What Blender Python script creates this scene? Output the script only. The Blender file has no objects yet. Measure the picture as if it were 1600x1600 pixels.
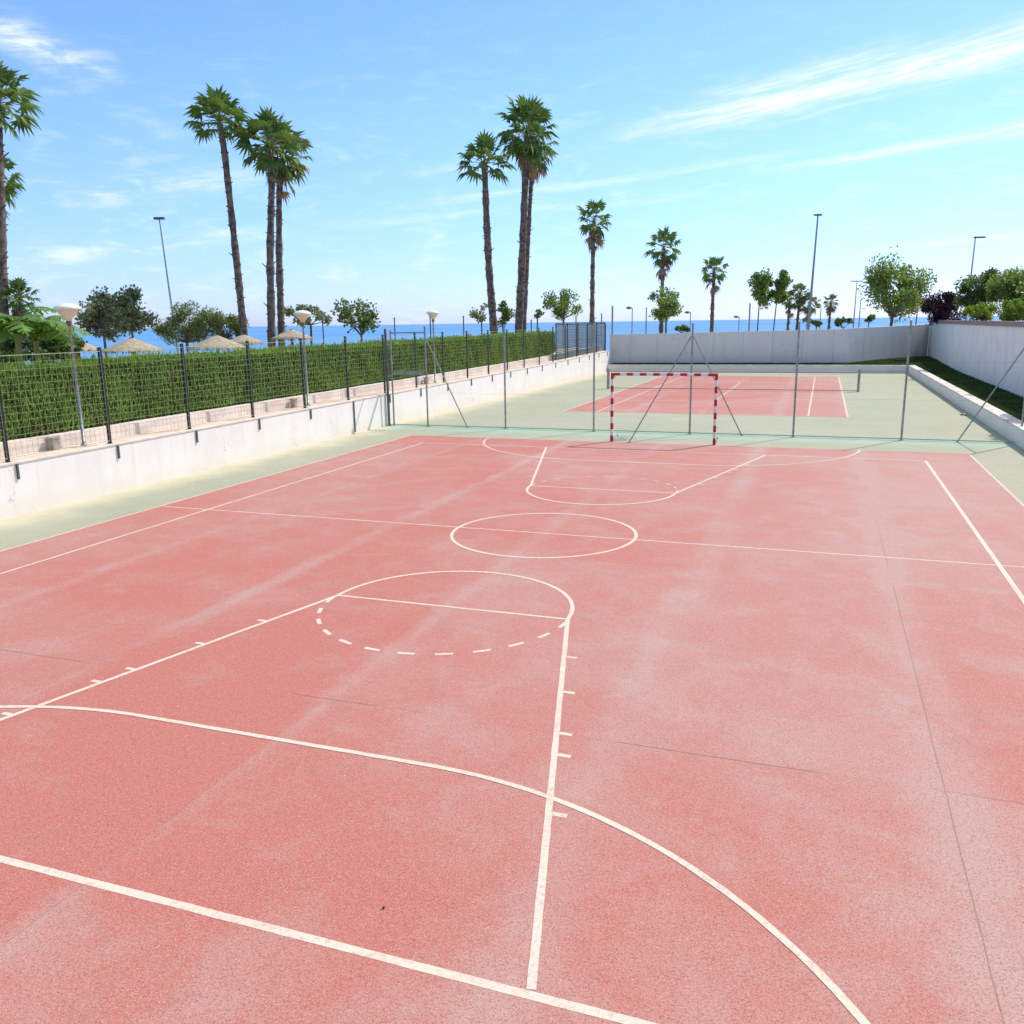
import bpy, math, random
from math import sin, cos, pi, radians, atan2, sqrt
from mathutils import Vector, Matrix
random.seed(7)
S = bpy.context.scene
COL = S.collection

# ------------------------------------------------------------------ camera
F = 1343.27; PITCH = -12.415; ROLL = 0.821; YAW = 19.75
CAM = Vector((4.409, -3.807, 3.597))
_p, _r, _y = radians(PITCH), radians(ROLL), radians(YAW)
FW = Vector((-sin(_y)*cos(_p), cos(_y)*cos(_p), sin(_p)))
RT0 = Vector((cos(_y), sin(_y), 0)); UP0 = RT0.cross(FW)
RT = cos(_r)*RT0 - sin(_r)*UP0
UP = sin(_r)*RT0 + cos(_r)*UP0
cd = bpy.data.cameras.new('camera'); cam = bpy.data.objects.new('camera', cd); COL.objects.link(cam)
cd.sensor_width = 36; cd.lens = 36*F/1600; cd.clip_end = 60000; cd.clip_start = 0.05
cam.matrix_world = Matrix(((RT.x, UP.x, -FW.x, CAM.x), (RT.y, UP.y, -FW.y, CAM.y), (RT.z, UP.z, -FW.z, CAM.z), (0, 0, 0, 1)))
S.camera = cam

# ------------------------------------------------------------------ sun and sky
SUN = Vector((0.98, 1.53, 2.04)).normalized()
EL = math.asin(SUN.z); AZ = atan2(SUN.x, SUN.y)
sd = bpy.data.lights.new('sun', 'SUN'); sd.energy = 3.0; sd.angle = radians(0.53); sd.color = (1.0, 0.955, 0.88)
so = bpy.data.objects.new('sun', sd); COL.objects.link(so); so.location = (0, 0, 40)
so.rotation_euler = SUN.to_track_quat('Z', 'Y').to_euler()
W = bpy.data.worlds.new('World'); S.world = W; W.use_nodes = True
wn, wl = W.node_tree.nodes, W.node_tree.links
wn.clear()


class NG:
    """small node helper"""
    def __init__(s, nt): s.n = nt.nodes; s.l = nt.links
    def m(s, op, a, b=None, c=None, clamp=False):
        x = s.n.new('ShaderNodeMath'); x.operation = op; x.use_clamp = clamp
        for i, v in enumerate((a, b, c)):
            if v is None: continue
            if isinstance(v, (int, float)): x.inputs[i].default_value = v
            else: s.l.new(v, x.inputs[i])
        return x.outputs[0]
    def add(s, a, b): return s.m('ADD', a, b)
    def sub(s, a, b): return s.m('SUBTRACT', a, b)
    def mul(s, a, b): return s.m('MULTIPLY', a, b)
    def noise(s, vec, scale, detail=4, rough=.55, dist=0):
        x = s.n.new('ShaderNodeTexNoise'); x.inputs['Scale'].default_value = scale; x.inputs['Detail'].default_value = detail
        x.inputs['Roughness'].default_value = rough; x.inputs['Distortion'].default_value = dist
        if vec is not None: s.l.new(vec, x.inputs['Vector'])
        return x.outputs[0]
    def ramp(s, f, a, b, lo=0., hi=1., smooth=True):
        x = s.n.new('ShaderNodeMapRange'); x.interpolation_type = 'SMOOTHSTEP' if smooth else 'LINEAR'; x.clamp = True
        s.l.new(f, x.inputs[0])
        for i, v in zip((1, 2, 3, 4), (a, b, lo, hi)): x.inputs[i].default_value = v
        return x.outputs[0]
    def mix(s, f, a, b, mode='MIX'):
        x = s.n.new('ShaderNodeMix'); x.data_type = 'RGBA'; x.blend_type = mode
        for i, v in ((0, f), (6, a), (7, b)):
            if isinstance(v, (int, float)): x.inputs[i].default_value = v
            elif isinstance(v, tuple): x.inputs[i].default_value = (*v, 1) if len(v) == 3 else v
            else: s.l.new(v, x.inputs[i])
        return x.outputs[2]
    def scale(s, vec, sx, sy, sz):
        x = s.n.new('ShaderNodeMapping'); s.l.new(vec, x.inputs[0]); x.inputs['Scale'].default_value = (sx, sy, sz); return x.outputs[0]
    def comb(s, a, b, c):
        x = s.n.new('ShaderNodeCombineXYZ')
        for i, v in enumerate((a, b, c)):
            if isinstance(v, (int, float)): x.inputs[i].default_value = v
            else: s.l.new(v, x.inputs[i])
        return x.outputs[0]
    def sep(s, v):
        x = s.n.new('ShaderNodeSeparateXYZ'); s.l.new(v, x.inputs[0]); return x.outputs


g = NG(W.node_tree)
sky = wn.new('ShaderNodeTexSky'); sky.sky_type = 'NISHITA'; sky.sun_disc = False
sky.sun_elevation = EL; sky.sun_rotation = AZ
sky.air_density = 1.0; sky.dust_density = 0.35; sky.ozone_density = 2.2; sky.altitude = 0
tc = wn.new('ShaderNodeTexCoord')
D = g.sep(tc.outputs['Generated'])
az = g.mul(g.m('ARCTAN2', D[0], D[1]), 180/pi)
el = g.mul(g.m('ARCSINE', D[2]), 180/pi)
ae = g.comb(az, el, 0.)
warp = g.sub(g.noise(g.scale(ae, .10, .35, 1), 1.0, 3), .5)
warp2 = g.sub(g.noise(g.scale(ae, .5, 1.6, 1), 1.0, 4, .6), .5)
elw = g.add(el, g.add(g.mul(warp, .9), g.mul(warp2, .35)))
cover = None
# thin cirrus bands: azimuth, elevation (degrees) of both ends, half widths, density
for a0, e0, a1, e1, w0, w1, st in [
        (-15.5, 10.8, 13, 14.6, .38, 1.15, 1.1), (-10, 11.9, 3, 14.3, .8, .7, .62), (-4, 11.1, 5, 12.6, .12, .16, .35),
        (-28, 7.1, -3, 9.5, .22, .22, .42), (-5, 8.6, 14, 10.2, .12, .5, .75), (-50.5, 16.3, -44.0, 14.0, .7, 1.0, .75),
        (-47, 7.0, -35, 9.0, .9, .7, .42), (-51, 3.6, -34, 5.6, .6, .4, .40), (-33, 5.9, -21, 6.9, .3, .2, .26),
        (1, 3.9, 14, 4.4, .15, .22, .42), (-27, 8.9, -17, 10.2, .3, .2, .2), (-44, 12.5, -40, 11, .5, .7, .2), (-20, 6.8, -8, 7.6, .25, .2, .3)]:
    t = g.ramp(az, a0, a1, 0, 1, False)
    ends = g.mul(g.ramp(az, a0, a0+(a1-a0)*.3), g.ramp(az, a1+2.5, a1-(a1-a0)*.15)) if a1 < 12 else g.ramp(az, a0, a0+(a1-a0)*.35)
    cen = g.add(g.mul(t, e1-e0), e0)
    hw = g.add(g.mul(t, w1-w0), w0)
    q = g.m('DIVIDE', g.m('ABSOLUTE', g.sub(elw, cen)), hw)
    b = g.mul(g.mul(g.ramp(q, 1.7, 0.0), ends), st)
    cover = b if cover is None else g.m('MAXIMUM', cover, b)
skew = g.comb(g.mul(az, .12), g.sub(g.mul(el, 1.5), g.mul(az, .22)), 0.)
fib = g.noise(skew, 1.5, 6, .62, .4)
fine_ = g.noise(g.comb(g.mul(az, .30), g.sub(g.mul(el, 5.5), g.mul(az, .80)), 0.), 1.3, 8, .68, .8)
puff = g.noise(g.comb(g.mul(az, .35), g.mul(el, 1.1), 0.), 1.0, 6, .6, .5)
cover = g.mul(cover, g.mul(g.ramp(fib, .28, .64, .22, 1.0), g.mix(g.ramp(az, -36, -42), g.ramp(fine_, .28, .62, .45, 1.15), g.ramp(puff, .38, .62, .15, 1.1))))
veil = g.mul(g.mul(g.ramp(puff, .48, .78, 0, .42), g.ramp(fine_, .35, .65, .5, 1)), g.ramp(el, 22, 5))
cover = g.m('ADD', cover, veil, clamp=True)
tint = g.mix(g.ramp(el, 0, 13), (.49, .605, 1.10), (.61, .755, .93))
tint = g.mix(g.ramp(el, 20, 45), tint, (2.25, 1.70, 1.20))      # pale cyan horizon; sky higher up brightened and warmed as added fill light
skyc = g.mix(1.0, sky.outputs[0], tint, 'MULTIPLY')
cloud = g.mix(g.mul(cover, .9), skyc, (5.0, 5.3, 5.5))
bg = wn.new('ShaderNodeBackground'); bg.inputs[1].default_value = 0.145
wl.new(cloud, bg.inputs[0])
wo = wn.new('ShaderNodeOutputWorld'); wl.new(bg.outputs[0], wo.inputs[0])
S.view_settings.view_transform = 'Standard'; S.view_settings.look = 'None'
S.view_settings.exposure = 0.60; S.view_settings.gamma = 1.0; S.view_settings.use_curve_mapping = False
S.cycles.use_denoising = True
S.cycles.max_bounces = 8; S.cycles.transparent_max_bounces = 16


# ------------------------------------------------------------------ helpers
def ray(px, py): return FW*F + RT*(px-800) - UP*(py-800)
def P(px, py, dist):
    """world point seen along a direction of the photograph, at a horizontal distance in metres"""
    d = ray(px, py); k = dist/sqrt(d.x**2+d.y**2); return CAM + d*k
def onx(px, py, x): d = ray(px, py); return CAM + d*((x-CAM.x)/d.x)
def ony(px, py, y): d = ray(px, py); return CAM + d*((y-CAM.y)/d.y)


def mat(name, col, rough=.7, spec=.3, metal=0., var=.0, vscale=3., bump=0., bscale=40., col2=None, trans=0.):
    m = bpy.data.materials.new(name); m.use_nodes = True
    g = NG(m.node_tree); b = m.node_tree.nodes['Principled BSDF']
    b.inputs['Roughness'].default_value = rough; b.inputs['Specular IOR Level'].default_value = spec; b.inputs['Metallic'].default_value = metal
    tc = g.n.new('ShaderNodeTexCoord').outputs['Object']
    if var or col2:
        n = g.noise(tc, vscale, 5, .6)
        c2 = col2 or tuple(min(1, c*(1-var)) for c in col)
        c = g.mix(g.ramp(n, .35, .65), col, c2)
        g.l.new(c, b.inputs['Base Color'])
    else: b.inputs['Base Color'].default_value = (*col, 1)
    if bump:
        bn = g.n.new('ShaderNodeBump'); bn.inputs['Strength'].default_value = bump; bn.inputs['Distance'].default_value = .01
        g.l.new(g.noise(tc, bscale, 4, .6), bn.inputs['Height']); g.l.new(bn.outputs[0], b.inputs['Normal'])
    return m


def leafmat(name, c1, c2, rough=.5, spec=.35, scale=2.5, trans=.3):
    """leaf: per-leaf colour variation from position noise, diffuse plus translucent"""
    m = bpy.data.materials.new(name); m.use_nodes = True
    g = NG(m.node_tree); b = m.node_tree.nodes['Principled BSDF']; out = m.node_tree.nodes['Material Output']
    geo = g.n.new('ShaderNodeNewGeometry')
    tc = g.n.new('ShaderNodeTexCoord').outputs['Object']
    f = g.m('ADD', g.mul(g.ramp(g.noise(tc, scale, 3), .3, .7), .5), g.mul(geo.outputs['Random Per Island'], .5))
    c = g.mix(f, c1, c2)
    g.l.new(c, b.inputs['Base Color']); b.inputs['Roughness'].default_value = rough; b.inputs['Specular IOR Level'].default_value = spec
    t = g.n.new('ShaderNodeBsdfTranslucent'); g.l.new(g.mix(1., c, (1.3, 1.25, .6), 'MULTIPLY'), t.inputs[0])
    mx = g.n.new('ShaderNodeMixShader'); mx.inputs[0].default_value = trans
    g.l.new(b.outputs[0], mx.inputs[1]); g.l.new(t.outputs[0], mx.inputs[2]); g.l.new(mx.outputs[0], out.inputs[0])
    return m


class MB:
    def __init__(s): s.v = []; s.f = []; s.mi = []; s.k = 0
    def face(s, *pts):
        i = len(s.v); s.v += [tuple(p) for p in pts]; s.f.append(tuple(range(i, i+len(pts)))); s.mi.append(s.k)
    def box(s, x0, y0, z0, x1, y1, z1):
        i = len(s.v)
        s.v += [(x0, y0, z0), (x1, y0, z0), (x1, y1, z0), (x0, y1, z0), (x0, y0, z1), (x1, y0, z1), (x1, y1, z1), (x0, y1, z1)]
        for f in ((0, 3, 2, 1), (4, 5, 6, 7), (0, 1, 5, 4), (1, 2, 6, 5), (2, 3, 7, 6), (3, 0, 4, 7)):
            s.f.append(tuple(i+a for a in f)); s.mi.append(s.k)
        return s
    def tube(s, pts, rad, n=8, cap=True):
        pts = [Vector(p) for p in pts]
        if not isinstance(rad, (list, tuple)): rad = [rad]*len(pts)
        i0 = len(s.v); ref = None
        for j, p in enumerate(pts):
            t = (pts[min(j+1, len(pts)-1)] - pts[max(j-1, 0)]).normalized()
            if ref is None: ref = Vector((0, 0, 1)) if abs(t.z) < .9 else Vector((1, 0, 0))
            a = t.cross(ref).normalized(); b = t.cross(a).normalized(); ref = -b if False else ref
            for k in range(n):
                w = 2*pi*k/n + pi/n; s.v.append(tuple(p + a*cos(w)*rad[j] + b*sin(w)*rad[j]))
        for j in range(len(pts)-1):
            for k in range(n):
                k2 = (k+1) % n
                s.f.append((i0+j*n+k, i0+j*n+k2, i0+(j+1)*n+k2, i0+(j+1)*n+k)); s.mi.append(s.k)
        if cap:
            s.f.append(tuple(i0+k for k in range(n))); s.mi.append(s.k)
            s.f.append(tuple(i0+(len(pts)-1)*n+k for k in reversed(range(n)))); s.mi.append(s.k)
        return s
    def lathe(s, prof, n=20, c=(0, 0, 0)):
        i0 = len(s.v)
        for r, z in prof:
            for k in range(n): s.v.append((c[0]+r*cos(2*pi*k/n), c[1]+r*sin(2*pi*k/n), c[2]+z))
        for j in range(len(prof)-1):
            for k in range(n):
                k2 = (k+1) % n; s.f.append((i0+j*n+k, i0+j*n+k2, i0+(j+1)*n+k2, i0+(j+1)*n+k)); s.mi.append(s.k)
        return s
    def build(s, name, m, parent=None, smooth=False, loc=None):
        me = bpy.data.meshes.new(name); me.from_pydata(s.v, [], s.f)
        for q in (m if isinstance(m, (list, tuple)) else [m]): me.materials.append(q)
        if isinstance(m, (list, tuple)): me.polygons.foreach_set('material_index', s.mi)
        if smooth: me.polygons.foreach_set('use_smooth', [True]*len(me.polygons))
        me.update()
        o = bpy.data.objects.new(name, me); COL.objects.link(o)
        if loc is not None: o.location = loc
        if parent is not None: o.parent = parent
        return o


def tag(o, label=None, cat=None, group=None, kind=None):
    if label: o['label'] = label
    if cat: o['category'] = cat
    if group: o['group'] = group
    if kind: o['kind'] = kind
    return o
def empty(name, loc, label, cat, group=None, rz=0):
    o = bpy.data.objects.new(name, None); COL.objects.link(o); o.location = loc; o.rotation_euler = (0, 0, rz); o.empty_display_size = .2
    return tag(o, label, cat, group)
def copy_tree(o, parent=None):
    c = o.copy(); COL.objects.link(c); c.parent = parent
    for ch in list(o.children): copy_tree(ch, c)
    return c


# ------------------------------------------------------------------ materials
def court_mat(name, base, worn, spk, red=False):
    m = bpy.data.materials.new(name); m.use_nodes = True
    g = NG(m.node_tree); b = m.node_tree.nodes['Principled BSDF']
    tc = g.n.new('ShaderNodeTexCoord').outputs['Object']; X, Y, Z = g.sep(tc)
    big = g.noise(tc, .22, 5, .6); mid = g.noise(tc, 1.1, 6, .65, .6); fine = g.noise(tc, 9, 5, .7)
    w = g.add(g.mul(g.ramp(big, .38, .62), .36), g.mul(g.ramp(mid, .42, .72), .42))
    if red:
        # slab joints every 2.85 m with pale rubbed bands along them
        jx = None
        for xj, hw, st in ((-5.7, .22, .34), (-2.85, .26, .62), (0.0, .24, .42), (2.87, .42, .55), (5.52, .45, .55)):
            dx = g.m('ABSOLUTE', g.sub(g.add(X, g.mul(g.sub(mid, .5), .28)), xj))
            q = g.mul(g.ramp(dx, hw, 0.), st)
            jx = q if jx is None else g.m('MAXIMUM', jx, q)
        along = g.ramp(g.noise(g.scale(tc, .9, .30, 1), 1, 4, .6), .33, .62, .15, 1)
        w = g.add(w, g.mul(jx, along))
        # individual slabs took the paint differently
        slab = g.n.new('ShaderNodeTexWhiteNoise'); slab.noise_dimensions = '2D'
        cell = g.comb(g.m('FLOOR', g.m('DIVIDE', g.add(X, .1), 2.80)), g.m('FLOOR', g.m('DIVIDE', g.sub(Y, 3.0), 5.6)), 0.)
        g.l.new(cell, slab.inputs['Vector'])
        w = g.add(w, g.mul(g.sub(slab.outputs['Value'], .5), .22))
        w = g.add(w, g.ramp(X, -1.5, 6.5, -.14, .22)); w = g.add(w, g.ramp(Y, 0, 9, -.08, .14))
        inq = lambda a, lo, hi: g.mul(g.ramp(a, lo-.02, lo+.02), g.ramp(a, hi+.02, hi-.02))
        w = g.sub(w, g.mul(g.mul(inq(X, -2.85, 0.), inq(Y, -9., 2.99)), .20)); w = g.sub(w, g.mul(g.mul(inq(X, -2.85, 0.), inq(Y, 2.99, 8.6)), .07))
        w = g.add(w, g.mul(g.mul(inq(X, 0., 2.85), inq(Y, .6, 2.99)), .09))
        # chalky patches by the right-hand joint
        for cx, cy, r, st in ((5.45, 1.2, .55, .4), (4.6, 1.65, .45, .25), (5.0, 1.55, .4, .3), (2.8, .2, .7, .25), (-3.9, 3.3, .5, .15), (1.6, -.6, .6, .15), (3.6, 1.6, .8, .15)):
            d = g.m('SQRT', g.add(g.m('POWER', g.sub(X, cx), 2), g.m('POWER', g.sub(Y, cy), 2)))
            w = g.add(w, g.mul(g.mul(g.ramp(d, r, .05), st), g.ramp(fine, .35, .6, .4, 1)))
    w = g.add(w, g.mul(g.sub(fine, .5), .60))
    sc1 = g.noise(g.scale(tc, 1.2, 9, 1), 1, 5, .75, 1.2); sc2 = g.noise(g.scale(tc, 11, 1.1, 1), 1, 5, .75, 1.2)
    w = g.add(w, g.add(g.ramp(sc1, .58, .74, 0, .30), g.ramp(sc2, .60, .76, 0, .22)))
    c = g.mix(g.m('MAXIMUM', g.m('MINIMUM', w, 1.), 0.), base, worn)
    grain = g.noise(tc, 75, 3, .75); grain2 = g.noise(tc, 210, 2, .7)
    c = g.mix(g.ramp(grain, .48, .62, 0, .68), c, spk); g3 = g.noise(tc, 120, 2, .8)
    c = g.mix(g.ramp(g3, .51, .64, 0, .60), c, (.55, .37, .32) if red else (.58, .56, .44)); c = g.mix(g.ramp(grain2, .60, .70, 0, .5), c, (.22, .10, .09) if red else (.3, .3, .25))
    if red:
        # open joints: dark hairlines, filled here and there
        for ax, cpos, wid, lo, hi, st, sd_ in ((X, 5.5, .0075, -9, 14, .45, 3.), (X, 0.0, .006, -9, 3.2, .28, 5.), (X, -2.85, .006, -9, 9, .2, 7.)):
            q = g.ramp(g.m('ABSOLUTE', g.sub(g.add(ax, g.mul(g.sub(g.noise(tc, .8, 2), .5), .022)), cpos)), wid, wid*.4)
            q = g.mul(q, g.mul(g.ramp(Y, hi, hi-3), g.ramp(g.noise(tc, sd_*.2, 2), .38, .52, .25, 1)))
            c = g.mix(g.mul(q, st), c, (.10, .075, .07))
        q = g.ramp(g.m('ABSOLUTE', g.sub(g.add(Y, g.mul(g.sub(g.noise(tc, .8, 2), .5), .05)), 2.99)), .011, .004)
        q = g.mul(q, g.ramp(g.noise(tc, .55, 2), .44, .56, .08, 1))
        c = g.mix(g.mul(q, .6), c, (.10, .075, .07))
    else:
        # ochre dust washed down along the long left wall
        q = g.mul(g.ramp(g.add(X, g.mul(g.sub(g.noise(tc, .7, 5, .65), .5), 2.2)), -9.0, -10.7), .8)
        c = g.mix(q, c, (.60, .52, .37))
        q = g.mul(g.ramp(g.m('ABSOLUTE', g.sub(g.add(Y, g.mul(g.sub(mid, .5), .12)), 23.65)), .75, .35), g.ramp(Y, 22.6, 22.9))
        c = g.mix(g.mul(q, .45), c, (.30, .46, .36))
    # dried puddle rims and dark blotches
    pud = g.noise(tc, .55, 3, .5, .3); rim = g.m('ABSOLUTE', g.sub(pud, .56))
    c = g.mix(g.ramp(rim, .012, .0, 0, .16), c, (.30, .16, .13) if red else (.2, .2, .15))
    spot = g.noise(tc, 3.1, 5, .7); c = g.mix(g.ramp(spot, .64, .76, 0, .32), c, (.26, .10, .08) if red else (.2, .21, .14))
    chip = g.noise(tc, 22, 3, .6); c = g.mix(g.ramp(chip, .70, .76, 0, .6), c, (.62, .5, .44) if red else (.55, .52, .42))
    g.l.new(c, b.inputs['Base Color'])
    b.inputs['Roughness'].default_value = .85; b.inputs['Specular IOR Level'].default_value = .35
    bn = g.n.new('ShaderNodeBump'); bn.inputs['Strength'].default_value = .35; bn.inputs['Distance'].default_value = .006
    g.l.new(g.add(grain, g.mul(fine, .6)), bn.inputs['Height']); g.l.new(bn.outputs[0], b.inputs['Normal'])
    return m


M = {}
M['red'] = court_mat('worn_red_court_paint', (.455, .134, .098), (.455, .282, .248), (.27, .078, .060), True)
M['green'] = court_mat('bleached_green_court_paint', (.31, .32, .215), (.41, .385, .285), (.22, .235, .155))


def line_mat(name, col, wear):
    m = bpy.data.materials.new(name); m.use_nodes = True
    g = NG(m.node_tree); b = m.node_tree.nodes['Principled BSDF']
    tc = g.n.new('ShaderNodeTexCoord').outputs['Object']
    f = g.add(g.mul(g.ramp(g.noise(tc, 1.3, 5, .7), .4, .7), .45), g.mul(g.ramp(g.noise(tc, 80, 3, .7), .45, .7), .5))
    f = g.add(f, g.mul(g.ramp(g.noise(tc, 26, 4, .7), .50, .64), g.ramp(g.noise(tc, .9, 3), .36, .60, .25, 1.2))); f = g.m('MINIMUM', f, 1.)
    c = g.mix(g.mul(f, wear), col, (.52, .30, .26))
    g.l.new(c, b.inputs['Base Color']); b.inputs['Roughness'].default_value = .75; b.inputs['Specular IOR Level'].default_value = .3
    return m
M['line'] = line_mat('white_line_paint', (.66, .565, .455), .62)
M['line_faded'] = line_mat('faded_line_paint', (.66, .52, .46), .8)


def wall_mat(name, base, dirt, groove=False):
    m = bpy.data.materials.new(name); m.use_nodes = True
    g = NG(m.node_tree); b = m.node_tree.nodes['Principled BSDF']
    tc = g.n.new('ShaderNodeTexCoord').outputs['Object']; X, Y, Z = g.sep(tc)
    n = g.ramp(g.noise(g.scale(tc, 1, 1, .35), 1.6, 6, .65), .40, .75)
    c = g.mix(g.mul(n, .45), base, dirt)
    # splash stains just above the ground and runs below the coping
    low = g.mul(g.ramp(g.add(Z, g.mul(g.noise(tc, 1.2, 4), .5)), .75, .2), .55)
    c = g.mix(low, c, (.70, .63, .52) if not groove else dirt)
    runs = g.mul(g.mul(g.ramp(g.noise(g.scale(tc, 5, 5, .22), 1, 5, .65), .52, .70), .55), g.ramp(g.noise(tc, .4, 2), .35, .6, .3, 1))
    c = g.mix(runs, c, dirt)
    if groove:
        q = g.m('ABSOLUTE', g.sub(g.m('FRACT', g.m('DIVIDE', X, 2.02)), .5))
        c = g.mix(g.mul(g.ramp(q, .012, .004), .45), c, (.25, .25, .25))
        c = g.mix(g.mul(g.m('FRACT', g.mul(g.m('FLOOR', g.add(g.m('DIVIDE', X, 2.02), .5)), .37)), .16), c, dirt)
    ck = g.n.new('ShaderNodeTexVoronoi'); ck.feature = 'DISTANCE_TO_EDGE'; ck.inputs['Scale'].default_value = .45
    wv = g.n.new('ShaderNodeVectorMath'); wv.operation = 'ADD'; g.l.new(tc, wv.inputs[0]); nz = g.n.new('ShaderNodeTexNoise'); nz.inputs['Scale'].default_value = 3.; g.l.new(tc, nz.inputs['Vector']); g.l.new(nz.outputs['Color'], wv.inputs[1]); g.l.new(wv.outputs[0], ck.inputs['Vector'])
    c = g.mix(g.mul(g.ramp(ck.outputs[0], .007, .001, 0, .5), g.ramp(g.noise(tc, .35, 2), .47, .56)), c, (.3, .28, .25))
    pt = g.noise(tc, .75, 2, .4); c = g.mix(g.ramp(pt, .60, .615, 0, .22), c, dirt)     # repaired render
    g.l.new(c, b.inputs['Base Color']); b.inputs['Roughness'].default_value = .85; b.inputs['Specular IOR Level'].default_value = .2
    bn = g.n.new('ShaderNodeBump'); bn.inputs['Strength'].default_value = .3; bn.inputs['Distance'].default_value = .01
    g.l.new(g.noise(tc, 25, 5, .6), bn.inputs['Height']); g.l.new(bn.outputs[0], b.inputs['Normal'])
    return m
M['wall'] = wall_mat('whitewashed_wall', (.84, .80, .74), (.72, .68, .61))
M['wall_side'] = wall_mat('side_wall_render', (.88, .84, .78), (.66, .63, .58))
M['wall_far'] = wall_mat('grey_rendered_wall', (.80, .76, .71), (.66, .64, .61), True)
M['coping'] = mat('terracotta_coping', (.40, .27, .22), .8, .2, var=.3, vscale=4)
M['kerb_top'] = mat('chipped_white_kerb', (.74, .70, .64), .85, .2, col2=(.50, .42, .36), vscale=2.2, bump=.4)
M['salmon'] = mat('salmon_paving', (.66, .46, .38), .85, .2, col2=(.74, .60, .51), vscale=1.3, bump=.3)
M['lowwall'] = mat('pale_stone_edging', (.80, .69, .60), .85, .2, col2=(.68, .57, .48), vscale=2., bump=.4, bscale=20)
M['sand'] = mat('sandy_ground', (.42, .35, .25), .9, .1, col2=(.30, .28, .17), vscale=.2, bump=.3)
M['soil'] = mat('planting_soil', (.18, .13, .09), .95, .1, var=.3)
M['black'] = mat('black_powder_coat', (.018, .020, .022), .45, .5)
M['wire'] = mat('green_grey_wire', (.36, .44, .24), .5, .4)
M['galv'] = mat('galvanised_steel', (.36, .37, .36), .45, .5, metal=.5, var=.35, vscale=6)
M['galvdark'] = mat('weathered_dark_steel', (.13, .14, .14), .55, .4, metal=.3, var=.3, vscale=5)
M['mint'] = mat('mint_green_pipe', (.22, .38, .30), .6, .3)
M['goalred'] = mat('goal_red_paint', (.42, .025, .035), .45, .4)
M['goalwhite'] = mat('goal_white_paint', (.78, .74, .72), .5, .4)
M['cord'] = mat('white_net_cord', (.7, .68, .64), .8, .1)
M['darkcord'] = mat('black_net_cord', (.03, .035, .035), .8, .1)
M['thatch'] = mat('sun_bleached_thatch', (.46, .38, .28), .95, .1, col2=(.30, .24, .17), vscale=9, bump=.8, bscale=30)
M['wood'] = mat('weathered_pole', (.22, .16, .11), .8, .2, var=.3)
M['globe'] = mat('cream_lamp_globe', (.72, .60, .42), .25, .5)
M['cap'] = mat('cream_lamp_cap', (.80, .76, .68), .35, .5)
M['slate'] = mat('slate_blue_metal', (.10, .13, .18), .5, .4, var=.15, vscale=5)
M['trunk'] = mat('palm_trunk_bark', (.24, .185, .15), .95, .1, col2=(.085, .066, .056), vscale=5, bump=1., bscale=14)
M['bark'] = mat('tree_bark', (.20, .165, .13), .95, .1, var=.4, vscale=5, bump=.8, bscale=20)
M['frond'] = leafmat('fan_frond', (.06, .125, .04), (.17, .26, .075), .55, .12, 1.2, .25)
M['frond2'] = leafmat('fan_frond_dusty', (.10, .15, .055), (.20, .23, .09), .4, .5, 1.2, .25)
M['dead'] = leafmat('dead_frond', (.22, .155, .10), (.36, .27, .18), .8, .15, 1.2, .15)
M['petiole'] = mat('frond_stalk', (.22, .24, .08), .5, .4)
def hedge_mat():
    m = leafmat('clipped_hedge_leaf', (.095, .185, .03), (.24, .36, .075), .6, .15, .9, .42)
    g = NG(m.node_tree); b = m.node_tree.nodes['Principled BSDF']; src = b.inputs['Base Color'].links[0].from_socket
    tc = g.n.new('ShaderNodeTexCoord').outputs['Object']
    q = g.ramp(g.noise(g.scale(tc, 1, .8, 1.6), 1.1, 4, .6), .56, .70, 0, .55)
    c = g.mix(q, src, (.20, .15, .07))
    for l in list(src.links): g.l.new(c, l.to_socket) if l.to_node != c.node else None
    return m
M['hedge'] = hedge_mat()
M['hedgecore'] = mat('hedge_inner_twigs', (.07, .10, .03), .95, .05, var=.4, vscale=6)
M['olive'] = leafmat('silvery_leaf', (.11, .14, .08), (.30, .34, .21), .5, .3, 1.5, .40)
M['tamarisk'] = leafmat('feathery_leaf', (.10, .14, .05), (.24, .29, .12), .6, .2, 1.2, .38)
M['green_leaf'] = leafmat('broad_leaf', (.09, .17, .04), (.27, .36, .10), .45, .35, 1.2, .42)
M['green_dark'] = leafmat('dark_leaf', (.06, .11, .03), (.17, .24, .07), .5, .3, 1.2, .35)
M['lime'] = leafmat('bright_shrub_leaf', (.14, .24, .03), (.30, .40, .06), .5, .3, 1.2, .3)
M['purple'] = leafmat('plum_shrub_leaf', (.035, .014, .02), (.09, .04, .045), .5, .3, 1.4, .15)
M['banana'] = leafmat('banana_leaf', (.08, .19, .035), (.20, .33, .07), .4, .3, .8, .35)
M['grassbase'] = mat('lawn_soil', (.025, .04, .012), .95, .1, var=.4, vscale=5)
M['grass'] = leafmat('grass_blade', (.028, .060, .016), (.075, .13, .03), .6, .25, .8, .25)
M['concrete'] = mat('pier_concrete', (.42, .36, .30), .9, .15, var=.3)


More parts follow.
